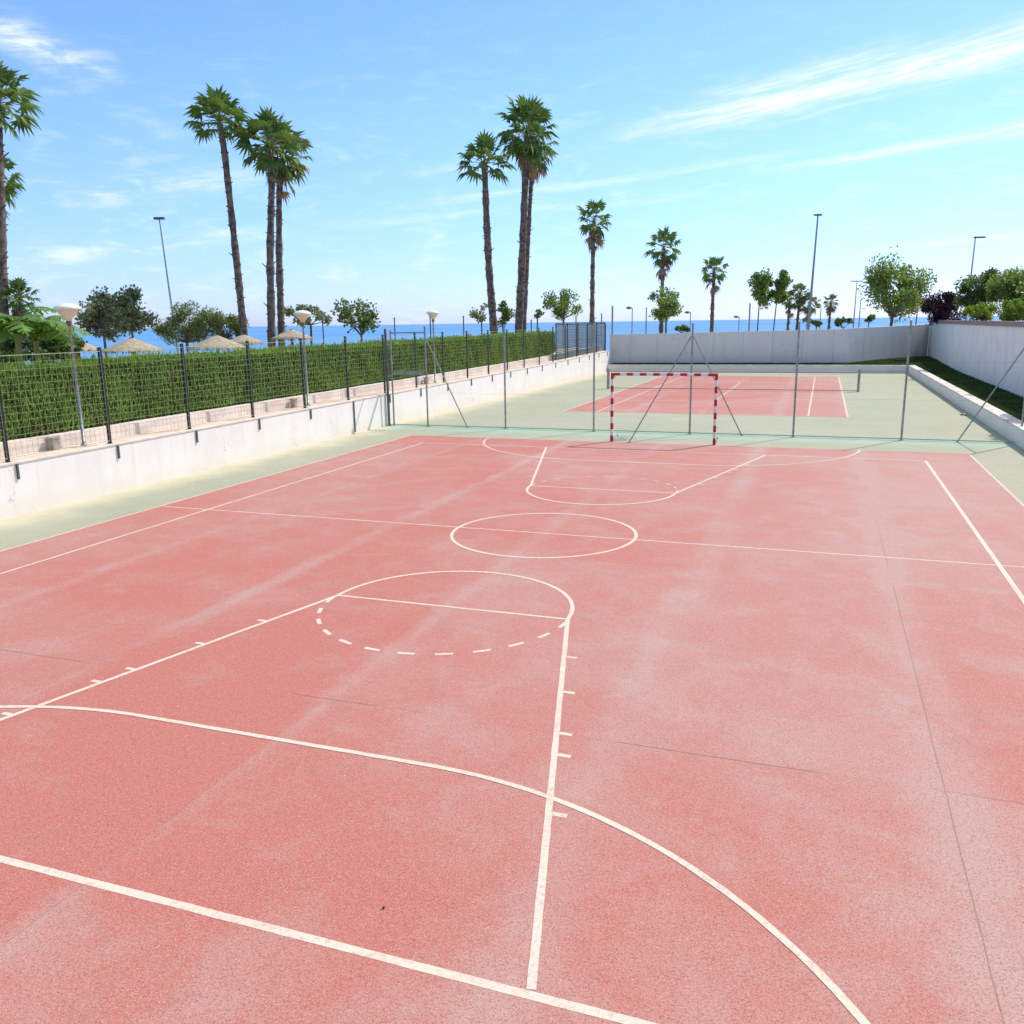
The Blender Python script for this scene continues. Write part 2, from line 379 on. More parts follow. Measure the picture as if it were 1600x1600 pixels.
def sea_mat():
    m = bpy.data.materials.new('sea_water'); m.use_nodes = True
    g = NG(m.node_tree); b = m.node_tree.nodes['Principled BSDF']
    tc = g.n.new('ShaderNodeTexCoord').outputs['Object']
    n = g.noise(g.scale(tc, .004, .004, 1), 1, 5, .6)
    c = g.mix(g.ramp(n, .35, .65), (.085, .235, .48), (.12, .29, .55))
    g.l.new(c, b.inputs['Base Color']); b.inputs['Roughness'].default_value = .55; b.inputs['Specular IOR Level'].default_value = .12
    bn = g.n.new('ShaderNodeBump'); bn.inputs['Strength'].default_value = .6; bn.inputs['Distance'].default_value = .5
    g.l.new(g.noise(tc, .25, 5, .65), bn.inputs['Height']); g.l.new(bn.outputs[0], b.inputs['Normal'])
    return m
M['sea'] = sea_mat()

# ------------------------------------------------------------------ setting
def sheet(name, x0, y0, x1, y1, z, m, kind='structure'):
    b = MB(); b.face((x0, y0, z), (x1, y0, z), (x1, y1, z), (x0, y1, z)); return tag(b.build(name, m), kind=kind)

b = MB(); R_ = 45000
b.face((-R_, -R_, -9), (R_, -R_, -9), (R_, R_, -9), (-R_, R_, -9)); tag(b.build('sea', M['sea']), kind='structure')
# land: a low coastal plateau ending in a short slope down to the sea
coast = [(-80, 92), (-60, 92), (-40, 90), (-20, 92), (-8, 100), (2, 118), (7, 150), (12, 260), (18, 700), (40, 900), (90, 900)]
top_ = [(CAM.x+r*sin(radians(a)), CAM.y+r*cos(radians(a)), -.06) for a, r in coast]
top_ = [(-90, -60, -.06)] + top_ + [(900, -60, -.06)]
b = MB(); b.face(*reversed(top_))
for i in range(len(top_)-1):
    p, q = Vector(top_[i]), Vector(top_[i+1])
    def out(v):
        w = Vector((v.x-CAM.x, v.y-CAM.y, 0)).normalized()*14; return Vector((v.x+w.x, v.y+w.y, -9.5))
    b.face(p, q, out(q), out(p))
tag(b.build('ground', M['sand']), kind='structure')
sheet('court_surround', -10.45, -12, 9.85, 60.2, 0.0, M['green'])
sheet('court_surface', -8.27, -2.1, 8.22, 21.75, 0.003, M['red'])
sheet('tennis_court_surface', -5.55, 30.35, 5.43, 54.3, 0.003, M['red'])


def strip(name, pts, w, z, m):
    """painted line of width w along a polyline, mitred"""
    b = MB(); L = []; raw = [Vector((*p, 0)) for p in pts]; pts = [raw[0]]; rn = random.Random(len(raw)*7+int(w*1000))
    for a, c in zip(raw, raw[1:]):
        k = max(1, int((c-a).length/.12)); pts += [a.lerp(c, j/k) for j in range(1, k+1)]
    for i, p in enumerate(pts):
        t = (pts[min(i+1, len(pts)-1)] - pts[max(i-1, 0)]).normalized(); n = Vector((-t.y, t.x, 0))
        L.append((p+n*(w/2+rn.uniform(-.0022, .0022)), p-n*(w/2+rn.uniform(-.0022, .0022))))
    for i in range(len(L)-1):
        b.face((L[i][1].x, L[i][1].y, z), (L[i+1][1].x, L[i+1][1].y, z), (L[i+1][0].x, L[i+1][0].y, z), (L[i][0].x, L[i][0].y, z))
    return tag(b.build(name, m), kind='structure')
def arc(cx, cy, r, a0, a1, n=48): return [(cx+r*cos(radians(a0+(a1-a0)*i/n)), cy+r*sin(radians(a0+(a1-a0)*i/n))) for i in range(n+1)]

LX, RX, L_ = -7.10, 7.04, 20.2
Z1, Z2, Z3, Z4 = .0043, .0050, .0057, .0064
strip('baseline_marking', [(LX-.03, 0), (RX+.03, 0)], .062, Z1, M['line'])
strip('baseline_marking', [(LX-.03, L_), (RX+.03, L_)], .045, Z1, M['line_faded'])
strip('sideline_marking', [(LX, 0.05), (LX, L_-.04)], .05, Z2, M['line'])
strip('sideline_marking', [(RX, 0.05), (RX, L_-.04)], .07, Z2, M['line'])
strip('halfway_marking', [(-8.2, 10.09), (8.15, 10.09)], .042, Z1, M['line_faded'])
for xx in (-8.29, 8.24): strip('court_edge_marking', [(xx, -2), (xx, 21.7)], .05, Z1, M['line_faded'])
strip('centre_circle_marking', arc(0, 10.08, 1.60, 0, 360, 96), .058, Z3, M['line'])
KW, FT, FD = 3.10, 1.625, 5.93
for s_, base, nm in ((1, 0.0, 'line'), (-1, L_, 'line_faded')):
    up = 90 if s_ > 0 else -90
    f = lambda y: base + s_*y
    strip('key_marking', [(-KW, f(.04)), (-FT, f(FD))] + [(x, f(FD) + s_*y) for x, y in arc(0, 0, FT, 180, 0, 40)] + [(FT, f(FD)), (KW, f(.04))], .055, Z3, M['line'])
    strip('free_throw_marking', [(-FT+.03, f(FD)), (FT-.03, f(FD))], .045, Z2, M[nm])
    for k in range(12):   # dashed half circle under the free throw line
        a = 180 + 7.5 + k*15.0
        pts = [(1.64*cos(radians(a+q)), s_*1.64*sin(radians(a+q))) for q in (-3.6, -1.2, 1.2, 3.6)]
        strip('dashed_arc_marking', [(x, f(FD)+y) for x, y in pts], .052 if s_ > 0 else .035, Z1, M[nm])
    for y in (4.75, 3.86, 3.0, 2.62, 1.745):
        kx = KW - (KW-FT)*y/FD
        for sx in (-1, 1): strip('lane_tick_marking', [(sx*(kx+.035), f(y)), (sx*(kx+.15), f(y))], .05, Z1, M[nm])
    # goal area: straight piece with a quarter circle round each post
    gy, R = -1.94, 4.05
    a0 = math.degrees(math.asin((0-1.55-gy)/R)) if s_ < 0 else 0
    pts = [(1.5+x, gy+y) for x, y in arc(0, 0, R, a0, 90, 40)] + [(-1.5+x, gy+y) for x, y in arc(0, 0, R, 90, 180-a0, 40)]
    strip('goal_area_marking', [(x, f(y)) for x, y in pts], .054, Z4, M['line'])
TX0, TX1, TY0 = -5.53, 5.41, 30.4
tc_ = (TX0+TX1)/2
for xx in (TX0, TX1, tc_-4.1, tc_+4.08): strip('tennis_sideline_marking', [(xx, TY0), (xx, TY0+23.77)], .07 if abs(xx) > 5 else .06, Z1, M['line_faded'] if abs(xx) > 5 or xx < 0 else M['line'])
for yy in (TY0, TY0+23.77): strip('tennis_baseline_marking', [(TX0, yy), (TX1, yy)], .05, Z2, M['line_faded'])
for yy in (TY0+5.48, TY0+18.3): strip('service_marking', [(tc_-4.05, yy), (tc_+4.05, yy)], .05, Z2, M['line_faded'])
strip('service_marking', [(tc_, TY0+5.5), (tc_, TY0+18.27)], .05, Z3, M['line_faded'])

# raised terrace left: path, low edging wall, planting bed
def ztop(y): return 1.06 + .09*min(1, max(0, (y-8)/17)) + .12*min(1, max(0, (y-25)/18)) + .22*min(1, max(0, (y-43)/15))
ys = [-12, 0, 8, 12, 17, 21, 25, 30, 36, 43, 48, 53, 58, 60.05]
WX = -10.40
def prism(name, x0, x1, ys, z0f, z1f, m, parent=None):
    b = MB()
    for i in range(len(ys)-1):
        a, c = ys[i], ys[i+1]
        A = [(x0, a, z0f(a)), (x1, a, z0f(a)), (x1, a, z1f(a)), (x0, a, z1f(a))]
        C = [(x0, c, z0f(c)), (x1, c, z0f(c)), (x1, c, z1f(c)), (x0, c, z1f(c))]
        b.face(A[3], A[2], C[2], C[3]); b.face(A[1], C[1], C[2], A[2]); b.face(A[0], A[3], C[3], C[0]); b.face(A[0], C[0], C[1], A[1])
        if i == 0: b.face(*A)
        if i == len(ys)-2: b.face(*reversed(C))
    return b.build(name, m, parent)
w = empty('retaining_wall', (WX, 20, 0), 'long low white retaining wall down the left side of the court, black mesh fence on top', 'wall')
o = prism('wall_body', WX-.18, WX, ys, lambda y: -.05, lambda y: ztop(y)-.035, M['wall']); o.parent = w; o.location = -w.location
o = prism('coping', WX-.20, WX+.018, ys, lambda y: ztop(y)-.035, ztop, M['lowwall']); o.parent = w; o.location = -w.location
tag(prism('path', -11.22, WX-.2, ys, lambda y: -.05, lambda y: ztop(y)-.015, M['salmon']), kind='structure')
tag(prism('edging_wall', -11.42, -11.22, ys, lambda y: -.05, lambda y: ztop(y)+.26, M['lowwall']), 'low pale stone edging between the salmon path and the clipped hedge', 'low wall')
tag(prism('planting_bed', -14.2, -11.42, ys, lambda y: -.05, lambda y: ztop(y)+.2, M['lowwall']), kind='structure')
for i, (y, lb) in enumerate([(10.2, 'small concrete pier in the stone edging beside the nearest globe lamp'), (19.3, 'small concrete pier in the stone edging near the middle globe lamp'), (29.0, 'small concrete pier in the stone edging beyond the court fence')]):
    b = MB(); b.box(-.07, -.08, 0, .07, .08, .25); b.box(-.085, -.095, .25, .085, .095, .28)
    tag(b.build('edging_pier', M['concrete'], loc=(-11.08, y, ztop(y)-.02)), lb, 'pier', 'concrete piers in the edging')

# hedge --------------------------------------------------------------
def hedge_mesh(x0, x1, y0, y1, zb, zt, dens, m, size=(.035, .11), top_noise=.06):
    rnd = random.Random(3); b = MB()
    def bump_(y, z): return .03*sin(y*1.1+z)+.018*sin(y*3.3+2*z)+.008*sin(y*11.7)
    area_f = (y1-y0)*1.6
    n = int(area_f*dens)
    for _ in range(n):
        y = y0+(y1-y0)*rnd.random()**1.35; u = rnd.random(); z = zb(y)+(zt(y)-zb(y))*u
        x = x1+bump_(y, z)-.08*u + rnd.uniform(-.09, .03)
        L = rnd.uniform(size[1]*.6, size[1]*1.4)*(1+(y-y0)*.02); w_ = size[0]*rnd.uniform(.6, 1.3)*(1+(y-y0)*.03)
        up = Vector((rnd.uniform(-.45, .25), rnd.uniform(-.45, .45), rnd.uniform(.5, 1))).normalized(); s = Vector((rnd.uniform(-.7, .25), rnd.uniform(.6, 1), rnd.uniform(-.3, .3))).normalized()
        c = Vector((x, y, z)); b.face(c-s*w_, c+up*L*.4+s*w_*.2-s*w_*.9, c+up*L, c+up*L*.4+s*w_)
    n = int((y1-y0)*(x1-x0)*dens*.75)
    for _ in range(n):
        y = y0+(y1-y0)*rnd.random()**1.35; x = rnd.uniform(x0, x1-.05); z = zt(y)+rnd.uniform(-.08, top_noise)+.03*sin(y*3)+.025*sin(y*.9+1)+(rnd.uniform(.03, .13) if rnd.random() < .05 else 0)
        L = rnd.uniform(size[1]*.6, size[1]*1.5); w_ = size[0]*rnd.uniform(.6, 1.3)*(1+(y-y0)*.03)
        up = Vector((rnd.uniform(-.5, .5), rnd.uniform(-.5, .5), rnd.uniform(.5, 1))).normalized(); s = Vector((rnd.uniform(-1, 1), rnd.uniform(-1, 1), 0)).normalized()
        c = Vector((x, y, z)); b.face(c-s*w_, c+up*L*.5-s*w_*.6, c+up*L, c+s*w_)
    return b
h = empty('clipped_hedge', (-12.4, 20, ztop(20)+.2), 'long clipped green hedge behind the black mesh fence', 'hedge')
hb = lambda y: ztop(y)+.22
ht = lambda y: 2.69+.16*min(1, max(0, (y-8)/40))
o = hedge_mesh(-13.1, -11.95, 4, 50.5, hb, ht, 1150, M['hedge'], (.024, .10)).build('foliage', M['hedge'], h); o.location = -h.location
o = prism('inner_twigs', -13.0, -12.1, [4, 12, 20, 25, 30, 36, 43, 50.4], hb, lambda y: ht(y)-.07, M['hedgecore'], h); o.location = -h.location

# dark privacy screen at the far end of the terrace
w = empty('slatted_screen', (-10.95, 47.2, ztop(47)), 'slate blue slatted metal screen at the far end of the hedge', 'screen')
y0, y1, zt_ = 47.4, 60.0, 3.5
b = MB()
for k in range(20):
    z = 1.42+k*.104; b.box(0, 0, z-w.location.z, .02, y1-y0, z+.085-w.location.z)
b.build('slats', M['slate'], w)
b = MB()
for q in range(6):
    yy = q*(y1-y0)/5; b.box(.022, yy-.04, 0, .07, yy+.04, zt_-w.location.z)
b.box(.022, 0, zt_-w.location.z+.002, .07, y1-y0, zt_+.05-w.location.z); b.build('frame', M['black'], w)

# black mesh fence on the wall ---------------------------------------
PY = [3.35+2.625*k for k in range(22)]
fx = -10.55
fen = empty('mesh_fence', (fx, PY[0], ztop(PY[0])), 'black post and welded wire mesh fence on top of the left retaining wall', 'fence')
O = fen.location.copy()
def post_zt(y): return 3.17 + .10*min(1, max(0, (y-8)/30)) + .12*min(1, max(0, (y-40)/18))
for i, y in enumerate(PY):
    zb_, zt2 = ztop(y)-.01, post_zt(y)
    b = MB(); b.box(-.030, -.030, zb_, .030, .030, zt2); b.box(-.036, -.036, zt2, .036, .036, zt2+.015); b.box(-.06, -.06, zb_, .06, .06, zb_+.012)
    o = b.build('post', M['black'], fen); o.location = (0, y-O.y, -O.z)
    b = MB(); ln = 1.08 if i == 7 else .34
    b.box(-.022, -.02, ztop(y)-ln, .012, .02, ztop(y)-.04); b.box(-.04, -.02, ztop(y)-.075, -.022, .02, ztop(y)-.04)
    o = b.build('wall_strap', M['galvdark'], fen); o.location = (WX+.024-fx, y+.05-O.y, -O.z)
    if i < len(PY)-1:
        ya, yb = y+.04, PY[i+1]-.04; b = MB(); r = .0016
        z0, z1 = ztop(y)+.08, post_zt(y)-.06
        nz = 14
        for k in range(nz+1):
            z = z0+(z1-z0)*k/nz; rr = r*1.25 if k not in (0, nz) else .006
            b.box(-rr, ya, z-rr, rr, yb, z+rr)
        ny = 19 if y < 26 else 14
        for k in range(ny+1):
            yy = ya+(yb-ya)*k/ny; b.box(r*1.3, yy-r, z0, r*3.3, yy+r, z1+.02)
        o = b.build('mesh_panel', M['wire'], fen); o.location = (.045, -O.y, -O.z)

# right side: kerb wall, grass bed, big wall --------------------------
KX = 9.75
w = empty('kerb_wall', (KX, 30, 0), 'low white kerb wall holding the grass bed along the right and far sides', 'low wall')
b = MB(); b.box(KX, -12, -.05, KX+.38, 58.5, .47); b.box(-10.39, 58.5, -.05, KX+.38, 58.88, .47)
o = b.build('wall_body', M['wall'], w); o.location = -w.location
b = MB(); b.box(KX-.015, -12, .47, KX+.39, 58.485, .51); b.box(-10.38, 58.485, .47, KX+.39, 58.89, .51)
o = b.build('coping', M['kerb_top'], w); o.location = -w.location
def bed_z(x, y): t = min(1, max(0, (y-50)/14)); return .40+.22*t*t
b = MB(); nx, ny = 6, 60
xs = [KX+.38+(12.02-KX-.38)*i/nx for i in range(nx+1)]; yy_ = [-12+(72+12)*j/ny for j in range(ny+1)]
for i in range(nx):
    for j in range(ny):
        q = [(xs[i], yy_[j]), (xs[i+1], yy_[j]), (xs[i+1], yy_[j+1]), (xs[i], yy_[j+1])]; b.face(*[(x, y, bed_z(x, y)) for x, y in q])
FW0, FW1, FW2 = Vector((-10.3, 60.1)), Vector((6.0, 60.7)), Vector((12.0, 70.5))
def fary(x):
    if x < FW1.x: return FW0.y+(x-FW0.x)/(FW1.x-FW0.x)*(FW1.y-FW0.y)
    return FW1.y+(x-FW1.x)/(FW2.x-FW1.x)*(FW2.y-FW1.y)
N = 24
for i in range(N):
    xa, xb = -10.38+(KX+.38+10.38)*i/N, -10.38+(KX+.38+10.38)*(i+1)/N
    for j in range(6):
        f = lambda x, t: (x, 58.88+(fary(x)+.1-58.88)*t)
        q = [f(xa, j/6), f(xb, j/6), f(xb, (j+1)/6), f(xa, (j+1)/6)]; b.face(*[(x, y, bed_z(x, y)) for x, y in q])
tag(b.build('grass_bed', M['grassbase']), kind='structure')
rnd = random.Random(11); b = MB()
for _ in range(52000):
    if rnd.random() < .62:
        x, y = rnd.uniform(KX+.42, 11.97), rnd.uniform(18, 69)
        if y > fary(x)-.1: continue
    else:
        x = rnd.uniform(-10.2, KX+.3); y = rnd.uniform(58.95, fary(x)-.05)
    z = bed_z(x, y)-.01; L = rnd.uniform(.05, .11); a = rnd.uniform(0, pi); wd = rnd.uniform(.012, .028); s = Vector((cos(a)*wd, sin(a)*wd, 0)); c = Vector((x, y, z))
    b.face(c-s, c+s, c+Vector((rnd.uniform(-.05, .05), rnd.uniform(-.05, .05), L)))
tag(b.build('grass', M['grass']), 'dark shaded grass growing in the raised bed below the white walls', 'grass', kind='stuff')
w = empty('boundary_wall', (12, 40, 0), 'tall shaded white wall with terracotta coping along the right side', 'wall')
bz = 3.13
b = MB(); b.box(12.0, -12, -.05, 12.28, 70.5, bz); o = b.build('wall_body', M['wall_side'], w); o.location = -w.location
b = MB(); b.box(11.95, -12, bz, 12.36, 70.55, bz+.15); b.box(11.97, -12, bz+.15, 12.34, 70.53, bz+.22); o = b.build('coping', M['coping'], w); o.location = -w.location
w = empty('end_wall', (0, 62, 0), 'long grey rendered wall with vertical joints across the far end of the tennis court', 'wall')
b = MB(); tops = {0: 2.62, 1: 2.92, 2: 3.03}
def wseg(A, B, za, zb_, th=.22):
    t = (B-A).normalized(); n = Vector((-t.y, t.x))*th
    a, c, d, e = A, B, B+n, A+n
    lo = [(*v, -.05) for v in (a, c, d, e)]; hi = [(*a, za), (*c, zb_), (*d, zb_), (*e, za)]
    for q in ((0, 1, 1, 0), (1, 2, 2, 1), (2, 3, 3, 2), (3, 0, 0, 3)): b.face(lo[q[0]], lo[q[1]], hi[q[2]], hi[q[3]])
    b.face(*hi)
wseg(Vector((-10.6, 60.09)), FW1, 2.63, 2.86); wseg(FW1, Vector((11.99, 70.49)), 2.9, 3.02)
o = b.build('wall_body', M['wall_far'], w); o.location = -w.location
# upper terrace behind the boundary wall
b = MB(); b.box(12.28, -12, -.05, 40, 72, 3.0); tag(b.build('terrace', M['soil']), kind='structure')

# ------------------------------------------------------------------ court fence
FY = 24.15
cf = empty('court_fence', (0, FY, 0), 'tall bare galvanised post fence between the ball court and the tennis court', 'fence')
HT = 3.5
for x in (-8.78, -5.82, -2.68, .50, 3.68, 6.76, 9.88):
    b = MB(); b.tube([(x, 0, 0), (x, 0, HT)], .03, 10); b.lathe([(.0, HT+.03), (.036, HT+.01), (.036, HT-.03)], 10, (x, 0, 0)); b.box(x-.07, -.07, .0, x+.07, .07, .012)
    b.build('post', M['galv'], cf)
b = MB(); b.tube([(-10.33, 0, 0), (-10.33, 0, HT-.05)], .045, 10); b.box(-10.41, -.08, 0, -10.26, .08, .015); b.build('post', M['galvdark'], cf)
b = MB(); b.tube([(-10.13, 0, 0), (-10.13, 0, HT-.1)], .03, 10); b.build('gate_post', M['galv'], cf)
b = MB(); b.box(-10.10, -.025, 1.84, -8.81, .025, 1.97); b.build('gate_transom', M['galv'], cf)
b = MB(); b.box(-10.10, -.02, HT-.22, -8.81, .02, HT-.17); b.build('gate_top_rail', M['galv'], cf)
def brace(p, q):
    b = MB(); b.tube([p, q], .02, 8); b.box(q[0]-.05, q[1]-.05, 0, q[0]+.05, q[1]+.05, .012); b.build('brace', M['galv'], cf)
brace((-8.75, 0, 3.1), (-7.27, 0.05, 0)); brace((.54, 0, 3.1), (2.14, 0.0, 0)); brace((.46, 0, 3.1), (-.96, -2.5, 0)); brace((9.86, 0, 2.95), (8.26, 0, 0))
b = MB(); b.tube([(-10.3, 0, .05), (9.9, 0, .05)], .016, 6); b.build('bottom_rail', M['mint'], cf)
for z in (1.2, 2.3, HT-.06): b = MB(); b.tube([(-8.78, .035, z), (9.88, .035, z)], .0016, 4); b.build('tension_wire', M['galvdark'], cf)
sheet('fence_footing', -10.3, FY-.12, 9.75, FY+.1, .004, mat('mint_painted_footing', (.36, .52, .42), .85, .2, var=.25, vscale=1.5))

# goal ------------------------------------------------------------------
gl = empty('handball_goal', (0, 21.9, 0), 'red and white striped goal frame in front of the court fence', 'goal')
def striped(p, q, n, name, first=0, hw=.04):
    b = MB(); p, q = Vector(p), Vector(q)
    for k in range(n):
        a, c = p.lerp(q, k/n), p.lerp(q, (k+1)/n); b.k = (k+first) % 2
        b.box(min(a.x, c.x)-(hw if abs(a.x-c.x) < 1e-6 else 0), -hw, min(a.z, c.z)-(hw if abs(a.z-c.z) < 1e-6 else 0), max(a.x, c.x)+(hw if abs(a.x-c.x) < 1e-6 else 0), hw, max(a.z, c.z)+(hw if abs(a.z-c.z) < 1e-6 else 0))
    return b.build(name, [M['goalred'], M['goalwhite']], gl)
striped((-1.54, 0, 2.08), (-1.54, 0, 0), 11, 'goal_post'); striped((1.54, 0, 2.08), (1.54, 0, 0), 11, 'goal_post')
striped((-1.5, 0, 2.04), (1.5, 0, 2.04), 15, 'crossbar')
for sx in (-1, 1):
    b = MB(); b.tube([(sx*1.54, .04, 2.0), (sx*1.54, .30, 2.0), (sx*1.54, .36, 1.93)], .014, 6); b.build('net_bracket', M['galvdark'], gl)
    b = MB(); b.tube([(sx*1.54, .04, .05), (sx*1.54, .75, .05), (sx*1.54, .8, .12)], .014, 6); b.build('ground_stay', M['galvdark'], gl)
rnd = random.Random(5); b = MB()
for k in range(70):
    x = -1.50+abs(rnd.gauss(0, .22)); y = .05+rnd.random()*.7; p = Vector((x, y, .02+rnd.random()*.05)); pts = [p]
    for j in range(3): p = p+Vector((rnd.uniform(-.12, .12), rnd.uniform(-.12, .12), rnd.uniform(-.02, .06))); p.z = max(.015, p.z); pts.append(p)
    b.tube(pts, .0045, 3, False)
o = b.build('torn_net', M['cord'], gl); o['kind'] = 'stuff'

# tennis net --------------------------------------------------------------
tn = empty('tennis_net', (-.2, 42.6, 0), 'tennis net with white top tape between two square steel posts', 'net')
for x in (-6.36, 6.36):
    b = MB(); b.box(x-.06, -.06, 0, x+.06, .06, 1.07); b.box(x-.075, -.075, 1.07, x+.075, .075, 1.09); b.build('net_post', M['galv'], tn)
b = MB(); b.box(-6.3, -.006, .96, 6.3, .006, 1.04); b.build('top_tape', M['cord'], tn)
b = MB()
for k in range(9): z = .07+k*.11; b.box(-6.3, -.0015, z-.0010, 6.3, .0015, z+.0010)
for k in range(115): x = -6.28+k*.11; b.box(x-.0010, -.0035, .06, x+.0010, -.0016, .959)
b.box(-6.3, -.008, .035, 6.3, .008, .058)
b.build('mesh', M['darkcord'], tn)

# ------------------------------------------------------------------ lamps
def globe_lamp(px, foot_y, label, hd):
    b0 = Vector((-10.95, foot_y, ztop(foot_y)-.02))
    t = empty('globe_lamp', b0, label, 'street lamp', 'mushroom globe lamps along the path')
    H = hd
    b = MB(); b.tube([(0, 0, 0), (0, 0, H)], [.034, .028], 10); b.lathe([(.0, .0), (.075, .0), (.075, .03), (.04, .06), (.04, .10)], 12); b.build('pole', M['galv'], t, True)
    b = MB(); b.lathe([(.05, -.02), (.075, .04), (.19, .16), (.225, .24)], 24, (0, 0, H)); b.build('globe', M['globe'], t, True)
    b = MB(); b.lathe([(.27, .235), (.285, .25), (.26, .29), (.17, .34), (.05, .365), (.0, .37)], 24, (0, 0, H)); b.lathe([(.27, .235), (.0, .236)], 24, (0, 0, H)); b.build('cap', M['cap'], t, True)
    b = MB(); b.lathe([(.035, -.12), (.06, -.06), (.07, -.015), (.03, -.01)], 12, (0, 0, H)); b.build('collar', M['wood'], t, True)
globe_lamp(127, 10.88, 'nearest mushroom globe lamp on a slim pole in front of the near hedge', 2.72)
globe_lamp(487, 19.9, 'second mushroom globe lamp standing just behind a black post mid-fence', 2.60)
globe_lamp(682, 29.6, 'small farther mushroom globe lamp seen against the sea beyond the gate frame', 2.62)

def mast(px, py, dist, label, r=.09, head=.5, double=False, lean=0, name='street_lamp', cat='street lamp', gp='tall light masts near the sea'):
    top = P(px, py, dist); t = empty(name, (top.x, top.y, -.06), label, cat, gp, rz=radians(20))
    H = top.z+.06
    b = MB(); b.tube([(lean, 0, 0), (0, 0, H)], [r, r*.45], 8); b.build('pole', M['galv'], t)
    if head:
        b = MB(); b.box(-.1 if not double else -head*.6, -.14, H, head*.9 if not double else head*.6, .14, H+.13); b.build('lamp_head', M['galvdark'], t)
mast(249, 343, 58, 'tall thin light mast rising behind the trees on the left', .08, .5, True, .45)
mast(1278, 337, 85, 'tallest light mast, pale grey, rising from the distant palm row', .15, .55, True, -.35)
mast(1524, 372, 95, 'light mast with a one-sided head behind the bushes on the right', .12, 1.0, False, -.2)
mast(1339, 440, 150, 'faint far light mast with a T-shaped head beyond the end wall', .12, 1.6, True, -.1)
mast(1345, 468, 150, 'bare faint far pole just right of the T-headed mast', .12, 0, gp=None, name='pole', cat='pole')
for px, py, d, lb in [(988, 481, 78, 'small curved-head lamp by the left end of the grey end wall'), (1079, 488, 84, 'small lamp against the sea behind the goal\'s top right corner'), (1155, 495, 90, 'small dark-headed lamp between the lone palm and the twin trees'), (1283, 480, 95, 'small flat-headed lamp right of the row of small palms')]:
    top = P(px, py, d); t = empty('promenade_lamp', (top.x, top.y, -.06), lb, 'street lamp', 'short promenade lamps', rz=radians(200)); H = top.z+.06
    b = MB(); b.tube([(0, 0, 0), (0, 0, H)], [.06, .04], 8); b.build('pole', M['galv'], t)
    b = MB(); b.lathe([(.0, .12), (.22, .08), (.30, -.02), (.12, -.10), (0, -.12)], 12, (.28, 0, H)); b.tube([(0, 0, H-.02), (.28, 0, H+.06)], .03, 6); b.build('lamp_head', M['galvdark'], t)
for px, py, d, lb in [(504, 503, 60, 'left of the sparse young tree'), (616, 497, 60, 'rising just right of the gate frame\'s left posts'), (672, 495, 60, 'close left of the small globe lamp'), (724, 494, 60, 'between the small globe lamp and the lone leaning palm'),
                  (830, 500, 66, 'right beside the foot of the tall twin palms'), (900, 494, 70, 'left of the thin lone palm above the slatted screen'), (940, 490, 72, 'right of the thin lone palm above the slatted screen'), (957, 478, 70, 'pale and taller, at the screen\'s right edge'), (1010, 481, 80, 'left of the palm hung with a broadleaf tree'), (1172, 474, 85, 'pale and tall, left of the twin round trees')]:
    top = P(px, py, d); b = MB(); H = top.z+.06; b.tube([(0, 0, 0), (0, 0, H)], .045 if py > 480 else .07, 6); b.lathe([(0, H+.05), (.06, H), (.06, H-.05)], 8)
    tag(b.build('thin_post', M['galvdark'] if py > 480 else M['galv'], loc=(top.x, top.y, -.06)), 'thin bare post against the sea, ' + lb, 'post', 'thin posts along the shore')

# ------------------------------------------------------------------ palms
def frond_blade(b, c, d, R, rnd, nseg=15, droop=.25, spread=115):
    """fan of folded leaflets at point c, axis d"""
    d = d.normalized(); side = d.cross(Vector((0, 0, 1)))
    if side.length < .05: side = Vector((1, 0, 0))
    side.normalize(); nrm = side.cross(d).normalized()
    roll = rnd.uniform(-.7, .7); side, nrm = side*cos(roll)+nrm*sin(roll), nrm*cos(roll)-side*sin(roll)
    rim = []
    for k in range(nseg+1):
        a = radians(-spread+2*spread*k/nseg); v = d*cos(a)+side*sin(a)
        L = R*(1-.30*abs(a)/radians(spread)); rim.append((c+v*L*.55+nrm*(.12*R*(1-abs(a))+(.05*R if k % 2 else -.03*R)), v, L))
    for k in range(nseg):
        p, v, L = rim[k]; q, v2, L2 = rim[k+1]; vm = (v+v2).normalized(); Lm = L*rnd.uniform(.86, 1.12)
        tip = c+vm*Lm+Vector((rnd.uniform(-.03, .03)*R, rnd.uniform(-.03, .03)*R, -droop*Lm*rnd.uniform(.3, 1.3))); b.face(c, p, tip, q)

def make_palm_crown(seed, R=1.45, n=34, low=-50, nseg=13):
    n = int(n*.80)
    rnd = random.Random(seed); b = MB()
    for k in range(n):
        t = (k+.5)/n; e = radians(88-(88-low)*t**.85 + rnd.uniform(-8, 8)); a = k*2.399+rnd.uniform(-.3, .3)
        d = Vector((cos(a)*cos(e), sin(a)*cos(e), sin(e))); pl = R*rnd.uniform(.42, .68)
        c0 = Vector((0, 0, .1*cos(e))); c1 = c0+d*pl*.5+Vector((0, 0, .03)); d2 = (d+Vector((0, 0, -.16*cos(e)))).normalized(); c2 = c1+d2*pl*.5
        b.k = 1; b.tube([c0, c1, c2], [.028, .02, .014], 4, False); b.k = 0
        frond_blade(b, c2, d2, R*rnd.uniform(.44, .58), rnd, nseg, droop=.04+.22*cos(e))
    return b

